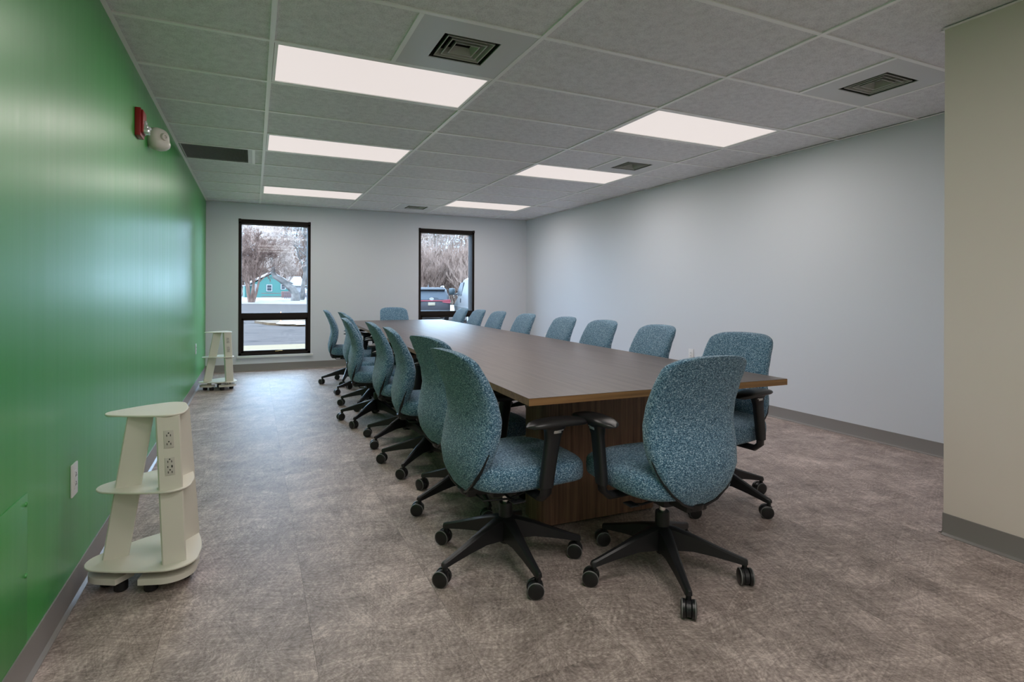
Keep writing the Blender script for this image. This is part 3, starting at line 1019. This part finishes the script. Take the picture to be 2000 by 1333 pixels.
# trees ------------------------------------------------------------
def tree_mesh(seed, height, trunk_r, m_, spread=.55, levels=5, lean=(0, 0), multi=1, twig=.018, first=.22, up=.25, kids=(3, 4)):
    R = random.Random(seed)
    b = MB()
    def seg(p0, p1, r0, r1, n):
        d = (p1 - p0)
        L = d.length
        if L < 1e-5: return
        d /= L
        a = d.cross(Vector((.3, .2, 1))).normalized() if abs(d.z) < .95 else d.cross(Vector((1, 0, 0))).normalized()
        c = d.cross(a)
        k = len(b.v)
        for p, r in ((p0, r0), (p1, r1)):
            for i in range(n):
                t = 2 * PI * i / n
                q = p + (a * math.cos(t) + c * math.sin(t)) * r
                b.v.append((q.x, q.y, q.z))
        for i in range(n):
            j = (i + 1) % n
            b.f.append((k + i, k + j, k + n + j, k + n + i)); b.mi.append(0)
    def grow(p, d, length, r, lv):
        n = 6 if lv == 0 else (4 if lv == 1 else 3)
        steps = 6 if lv == 0 else (4 if lv < 3 else 3)
        pts = [p]
        rr = [r]
        for i in range(steps):
            d = (d + Vector((R.uniform(-1, 1), R.uniform(-1, 1), R.uniform(-.5, 1) * up)) * (.10 if lv == 0 else .24)).normalized()
            p = p + d * (length / steps)
            pts.append(p)
            rr.append(max(twig * .6, r * (1 - .75 * (i + 1) / steps)))
        for i in range(steps):
            seg(pts[i], pts[i + 1], rr[i], rr[i + 1], n)
        if lv >= levels: return
        nk = R.randint(*kids) + (5 if lv == 0 else 1)
        for i in range(nk):
            t = (first if lv == 0 else .25) + (1 - (first if lv == 0 else .25)) * (i + R.random()) / nk
            x = t * steps
            j = min(int(x), steps - 1)
            q = pts[j].lerp(pts[j + 1], x - j)
            az = R.uniform(0, 2 * PI)
            side = d.cross(Vector((math.cos(az), math.sin(az), .2))).normalized()
            nd = (d * R.uniform(.45, .9) + side * R.uniform(.5, 1.) * spread * 1.6 + Vector((0, 0, up))).normalized()
            grow(q, nd, length * R.uniform(.36, .58) * (1.1 - .45 * t if lv == 0 else 1), max(twig, rr[j] * .55), lv + 1)
    for k in range(multi):
        a = 2 * PI * k / max(multi, 1) + .4
        off = Vector((math.cos(a), math.sin(a), 0)) * (.25 if multi > 1 else 0)
        d = Vector((lean[0] + (math.cos(a) * .28 if multi > 1 else 0), lean[1] + (math.sin(a) * .28 if multi > 1 else 0), 1)).normalized()
        grow(off, d, height * (.75 if multi > 1 else .8), trunk_r, 0)
    b.mats = [m_]
    return b
forest = []
for i, (h, r_, m_) in enumerate(((19, .24, 'twigpale'), (17, .20, 'twigpink'), (21, .26, 'twigpale'), (15, .16, 'twigpink'))):
    forest.append(tree_mesh(20 + i, h, r_, M[m_], +.62, 4, first=.10, twig=.026, kids=(5, 6)))
first_tree = {}
def place_tree(kind, builder, name, loc, rz, sc, label, group):
    if kind not in first_tree:
        ob = builder.build(name, smooth=False)
        first_tree[kind] = ob
    else:
        ob = first_tree[kind].copy(); C.objects.link(ob)
    ob.location = loc
    ob.rotation_euler = (0, 0, rz)
    ob.scale = (sc, sc, sc)
    tag(ob, label, 'tree', group)
    return ob
R = random.Random(5)
LF = 'bare winter tree in the pinkish woods behind the teal house'
for i in range(40):
    u = 390 + 310 * (i + R.random() * .8) / 40
    d = 126 + 34 * R.random()
    place_tree('f%d' % (i % 4), forest[i % 4], 'bare_tree', at(u, d, .2), R.uniform(0, 6), R.uniform(.85, 1.2), LF, 'bare trees behind the teal house')
RF = 'bare winter tree in the brown woods behind the parked vehicles'
for i in range(22):
    u = 760 + 260 * (i + R.random() * .8) / 22
    d = 56 + 34 * R.random()
    place_tree('f%d' % ((i * 3 + 1) % 4), forest[(i * 3 + 1) % 4], 'bare_tree', at(u, d, .1), R.uniform(0, 6), R.uniform(.62, .9), RF, 'bare trees behind the parked vehicles')
# low thicket
brush = [tree_mesh(60 + i, 4.2, .035, M['twigpink'], .5, 3, multi=7, twig=.010, first=.1, up=.5, kids=(4, 5)) for i in range(2)]
for i in range(34):
    u = 770 + 230 * (i + R.random()) / 34
    d = 47.5 + 9 * R.random()
    ob = place_tree('b%d' % (i % 2), brush[i % 2], 'brush_shrub', at(u, d, GZ + .3), R.uniform(0, 6), R.uniform(.9, 1.35), 'tall leafless pink-brown brush at the edge of the lot', 'brush thicket behind the parked vehicles')
    ob['category'] = 'shrub'
for i in range(18):
    u = 455 + 175 * (i + R.random()) / 18
    ob = place_tree('b%d' % (i % 2), brush[i % 2], 'brush_shrub', at(u, 127 + 5 * R.random(), .1), R.uniform(0, 6), R.uniform(1.6, 2.3), 'leafless brush along the horizon behind the teal house', 'brush thicket behind the teal house')
    ob['category'] = 'shrub'
# the multi-stemmed tree and the big arching tree in front of the house
place_tree('multi', tree_mesh(91, 9.5, .16, M['barkbrown'], .62, 4, multi=5, twig=.026, first=.3, up=.22, kids=(3, 5)), 'multi_stem_tree', at(491, 70, -.22), .6, 1.,
           'reddish multi-stemmed bare tree on the snow in front of the teal house', None)
def big_tree():
    b = tree_mesh(77, 15, .34, M['darkbark'], .55, 4, lean=(.05, 0), first=.28, twig=.030, kids=(3, 5))
    return b
bt = place_tree('big', big_tree(), 'large_bare_tree', at(590, 84, -.1), 1.2, 1.05, 'large grey bare tree with thick crossing limbs right of the teal house', None)
def arch_tree():
    R2 = random.Random(3)
    # trunk rises leaning to one side, arches over and turns up again
    def wv(u, v, d=80.): return (u - 575) / 1094.7 * d, (583 - v) / 1094.7 * d
    path = [(577, 584), (577, 570), (572, 562), (560, 552), (548, 543), (537, 537), (533, 528), (533, 512), (529, 497), (526, 480)]
    pts = []
    for u, v in path:
        x, z = wv(u, v)
        pts.append(RGT * x + Vector((0, 0, z)))
    b = MB()
    b.mats = [M['darkbark'], M['twigpale']]
    b.tube(pts, [.62, .58, .55, .48, .42, .36, .32, .28, .22, .14], M['darkbark'], 8)
    for i in range(3, len(pts)):
        for k in range(4):
            t = tree_mesh(300 + i * 7 + k, R2.uniform(3, 5.5), .085, M['bark'], .6, 3, lean=(R2.uniform(-.8, .8), R2.uniform(-.5, .5)), first=.15, twig=.024, kids=(3, 4))
            o_ = len(b.v)
            b.v += [(v[0] + pts[i].x, v[1] + pts[i].y, v[2] + pts[i].z) for v in t.v]
            b.f += [tuple(q + o_ for q in f) for f in t.f]
            b.mi += [1] * len(t.f)
    return b
place_tree('arch', arch_tree(), 'arching_tree', at(575, 80, -.12), 0, 1., 'grey bare tree with a thick limb arching across the teal house', None)
# evergreen behind the dark car
ev = thing('evergreen_tree', 'dull green evergreen among the bare trees behind the dark car', 'tree', at(852, 60, 0))
MB().tube([(0, 0, 0), (0, 0, 5), (.1, 0, 9.5)], [.16, .1, .02], M['bark'], 7).build('trunk', ev)
b = MB()
for k in range(900):
    z = 3 + 6.5 * R.random() ** .9
    rad = (.35 + (9.8 - z) * .16) * R.random() ** .5
    a = R.uniform(0, 2 * PI)
    p = Vector((rad * math.cos(a), rad * math.sin(a), z))
    d1 = Vector((math.cos(a) + R.uniform(-.5, .5), math.sin(a) + R.uniform(-.5, .5), R.uniform(-.5, .1))).normalized() * R.uniform(.15, .34)
    d2 = Vector((-d1.y, d1.x, R.uniform(-.1, .1))).normalized() * R.uniform(.02, .06)
    b.add([p - d2, p + d2, p + d1], [(0, 1, 2)], M['needle'])
b.build('needles', ev, smooth=False)

# teal house --------------------------------------------------------
HD = 112.
hp = at(531, HD, -.05)
hs = thing('teal_house', 'small teal gabled house with snow on its roof beyond the lot', 'house', hp, -heading(531) + .10)
S = HD / 1094.7
def hx(u): return (u - 531) * S
def hz(v): return (583.5 - v) * S
wl = [Vector((hx(499), 0, 0)), Vector((hx(565), 0, 0)), Vector((hx(565), 0, hz(556))), Vector((hx(531), 0, hz(538))), Vector((hx(499), 0, hz(556)))]
MB().loft([wl, [p + Vector((0, 9, 0)) for p in wl]], M['teal']).build('walls', hs, smooth=False)
rf = MB()
for sx in (-1, 1):
    e0, e1 = Vector((0, -.35, hz(535.5))), Vector((sx * (hx(565) + .55), -.35, hz(557)))
    th = Vector((0, 0, .22))
    rf.loft([[e0, e1, e1 + th, e0 + th], [p + Vector((0, 9.7, 0)) for p in (e0, e1, e1 + th, e0 + th)]], M['roofsnow'])
rf.build('roof', hs, smooth=False)
def hwin(u0, u1, v0, v1, y=-.03):
    f = MB().box(hx(u0), hx(u1), y - .06, y + .02, hz(v1), hz(v0), M['housewhite']).build('window_frame', hs, smooth=False)
    g = .16
    MB().box(hx(u0) + g, hx(u1) - g, y - .08, y - .03, hz(v1) + g, (hz(v0) + hz(v1)) / 2 - .04, M['housedark']).build('pane', f, smooth=False)
    MB().box(hx(u0) + g, hx(u1) - g, y - .08, y - .03, (hz(v0) + hz(v1)) / 2 + .04, hz(v0) - g, M['housedark']).build('pane', f, smooth=False)
hwin(521, 531.5, 558.5, 572)
hwin(547, 556, 558, 568.5)
hwin(500.5, 504, 558, 572)
MB().box(hx(484), hx(499), 2, 7, 0, hz(562), M['teal']).box(hx(483), hx(499), 1.7, 7.3, hz(562), hz(560), M['roofsnow']).build('side_wing', hs, smooth=False)
wg = MB().box(hx(565), hx(594), 3, 9, 0, hz(560), M['housewhite'])
e = [Vector((hx(564), 2.6, hz(561))), Vector((hx(597), 2.6, hz(561))), Vector((hx(592), 5.5, hz(543))), Vector((hx(566), 5.5, hz(543)))]
wg.loft([e, [p + Vector((0, .05, .2)) for p in e]], M['roofsnow'])
wg.build('rear_wing', hs, smooth=False)
fn = thing('yard_fence', 'weathered picket fence on the snow beside the teal house', 'fence', at(580, 96, -.1), -heading(580))
for k in range(14):
    x = -2.0 + .27 * k
    hgt = 1.15 + .25 * ((k * 7) % 3) / 3
    MB().box(x, x + .12, -.03, .03, 0, hgt, M['woodfence']).build('picket', fn, smooth=False)
MB().box(-5.6, 1.8, .03, .07, .85, .95, M['redbrown']).box(-5.6, 1.8, .03, .07, .3, .4, M['redbrown']).build('rail', fn, smooth=False)
tag(MB().box(-.9, .9, -.3, .3, 0, 1.15, M['redbrown'], .05).build('wood_crate', loc=at(560, 101, 0)), 'red-brown wooden bin in front of the teal house', 'bin')

# dark suv ----------------------------------------------------------
def rounded_profile(hw, zlo, zhi, n=20, e=.45):
    out = []
    zc, hh = (zlo + zhi) / 2, (zhi - zlo) / 2
    for k in range(n):
        t = 2 * PI * k / n
        c, s = math.cos(t), math.sin(t)
        out.append((hw * math.copysign(abs(c) ** e, c), zc + hh * math.copysign(abs(s) ** e, s)))
    return out
sv = thing('dark_suv', 'dark grey sport utility vehicle parked outside, red light bar across its tail', 'car', at(843, 27.4, GZ), -heading(843) + .06)
# local: +y away (front), origin at the rear bumper
bd = MB()
secs = [(0., .80, .40, .98), (.05, .90, .34, 1.02), (.25, .94, .30, 1.08), (1.2, .95, .28, 1.08), (3.2, .95, .28, 1.06), (4.3, .92, .32, .98), (4.7, .82, .38, .90)]
bd.loft([[Vector((a, y, z)) for a, z in rounded_profile(hw, z0, z1, 24, .42)] for y, hw, z0, z1 in secs], M['suv'])
cab = [(.32, .90, .70, 1.0, 1.05)]
def cabin(y, hwb, hwt, zb, zt):
    return [Vector(p) for p in ((-hwb, y, zb), (hwb, y, zb), (hwt + .04, y, zt - .12), (hwt - .06, y, zt), (-hwt + .06, y, zt), (-hwt - .04, y, zt - .12))]
bd.loft([cabin(.10, .90, .86, .98, 1.10), cabin(.22, .90, .80, .98, 1.40), cabin(.42, .90, .72, .98, 1.66), cabin(1.5, .90, .73, .98, 1.68), cabin(2.6, .90, .70, .98, 1.62), cabin(3.5, .88, .80, .96, 1.06)], M['suv'])
bd.build('body', sv, angle=40)
def rear_panel(name, pts, th, m_, parent):
    a = [Vector(p) for p in pts]
    return MB().loft([[p + Vector((0, -th, 0)) for p in a], a], m_).build(name, parent, smooth=False)
rear_panel('rear_window', [(-.78, .085, 1.06), (.78, .085, 1.06), (.70, .19, 1.44), (.62, .23, 1.50), (-.62, .23, 1.50), (-.70, .19, 1.44)], .03, M['suvglass'], sv)
MB().box(-.68, .68, .02, .45, 1.535, 1.60, M['cartrim'], .02).build('spoiler', sv)
tl = MB().box(-.90, .90, -.035, .05, .985, 1.035, M['taillight'], .012)
for sx in (-1, 1):
    tl.loft([[Vector((sx * a, y, z)) for a, z in ((.52, .93), (.90, .88), (.935, 1.00), (.86, 1.085), (.55, 1.045))] for y in (-.03, .10)], M['taillight'])
tl.build('tail_light_bar', sv, angle=30)
MB().box(-.90, .90, -.01, .05, .925, .965, M['cartrim'], .01).build('tailgate_crease', sv)
MB().box(-.17, .17, -.045, 0, .78, .93, M['licence'], .006).build('license_plate', sv)
em = MB()
n = 28
lp = []
for k in range(n + 1):
    t = 2 * PI * k / n
    c = Vector((.095 * math.cos(t), -.03, 1.095 + .050 * math.sin(t)))
    rr = .009
    rad = Vector((math.cos(t), 0, math.sin(t)))
    lp.append([c + rad * rr, c + Vector((0, -rr, 0)), c - rad * rr, c + Vector((0, rr, 0))])
em.loft(lp, M['caralu'], False, False)
em.tube([(-.045, -.035, 1.062), (-.020, -.035, 1.130)], .009, M['caralu'], 6).tube([(.020, -.035, 1.062), (.045, -.035, 1.130)], .009, M['caralu'], 6).tube([(-.033, -.035, 1.094), (.033, -.035, 1.100)], .008, M['caralu'], 6)
em.build('emblem', sv)
MB().tube([(-.12, .03, 1.12), (.10, .05, 1.155), (.34, .05, 1.135)], [.018, .014, .008], M['cartrim'], 6).build('wiper', sv)
for sx in (-1, 1):
    MB().tube([(sx * .62, .45, 1.66), (sx * .63, .6, 1.73), (sx * .63, 2.3, 1.73), (sx * .62, 2.5, 1.66)], .022, M['caralu'], 8).build('roof_rail', sv)
MB().lathe([(.03, 1.66), (.022, 1.75), (.006, 1.80)], M['cartrim'], 8, M4=Matrix.Translation((-.12, .75, 0))).build('antenna', sv)
def wheel_mb(x, y, r=.36, wd=.22):
    W4 = Matrix.Translation((x, y, r)) @ Matrix.Rotation(PI / 2, 4, 'Y')
    k = MB().lathe([(r * .62, -wd / 2), (r * .94, -wd / 2), (r, -wd / 3), (r, wd / 3), (r * .94, wd / 2), (r * .62, wd / 2)], M['cartrim'], 24, W4)
    k.lathe([(r * .6, -wd / 2 - .004), (r * .6, wd / 2 + .004)], M['caralu'], 16, W4)
    return k
for x in (-.80, .80):
    for y in (.95, 3.75):
        wheel_mb(x, y).build('wheel', sv)
MB().box(-.88, .88, -.03, .06, .36, .56, M['cartrim'], .03).build('rear_bumper', sv)
MB().box(-.74, -.60, -.012, .02, .80, .83, M['caralu'], .004).build('badge', sv)

# white van ---------------------------------------------------------
# local: +y towards the front, left side at -x, origin under the front-left wheel
vn = thing('white_van', 'white van parked beside the dark car, partly behind the window frame', 'van', at(893, 28.2, GZ), -math.radians(11))
vb = MB()
W = 2.0
def vsec(y, z0, z1, top_in=.16, belly=.04):
    return [Vector(p) for p in ((-belly + .04, y, z0), (W + belly - .04, y, z0), (W + belly, y, z0 + .35), (W, y, (z0 + z1) / 2 + .15), (W - top_in, y, z1 - .10), (W - top_in - .16, y, z1), (top_in + .16, y, z1), (top_in, y, z1 - .10), (0, y, (z0 + z1) / 2 + .15), (-belly, y, z0 + .35))]
vb.loft([vsec(-4.4, .35, 2.08), vsec(-4.2, .33, 2.12), vsec(-1.2, .33, 2.12), vsec(-.75, .33, 2.06, .18), vsec(-.35, .33, 1.78, .16), vsec(.10, .33, 1.36, .06), vsec(.16, .33, 1.26, .05), vsec(.75, .36, 1.10, .06), vsec(.92, .42, .92, .10)], M['van'])
vb.build('body', vn, angle=35)
MB().loft([[Vector((x, -1.55, 1.28)), Vector((x, .02, 1.28)), Vector((x + .05, -.30, 1.62)), Vector((x + .10, -.68, 1.90)), Vector((x + .10, -1.55, 1.90))] for x in (-.025, .03)], M['cartrim']).build('side_window', vn, smooth=False)
mr = MB().box(-.42, -.12, -.02, .10, 1.30, 1.62, M['mirror'], .04).box(-.14, .0, .02, .07, 1.30, 1.36, M['cartrim'], .01)
mr.build('side_mirror', vn)
MB().box(-.055, -.02, -1.42, -1.28, .94, 1.14, M['cartrim'], .01).build('door_handle', vn)
MB().box(-.048, -.03, -4.2, .7, .72, .76, M['van'], .005).build('side_moulding', vn)
for x in (.10, W - .10):
    for y in (0., -3.4):
        wheel_mb(x, y, .36, .24).build('wheel', vn)
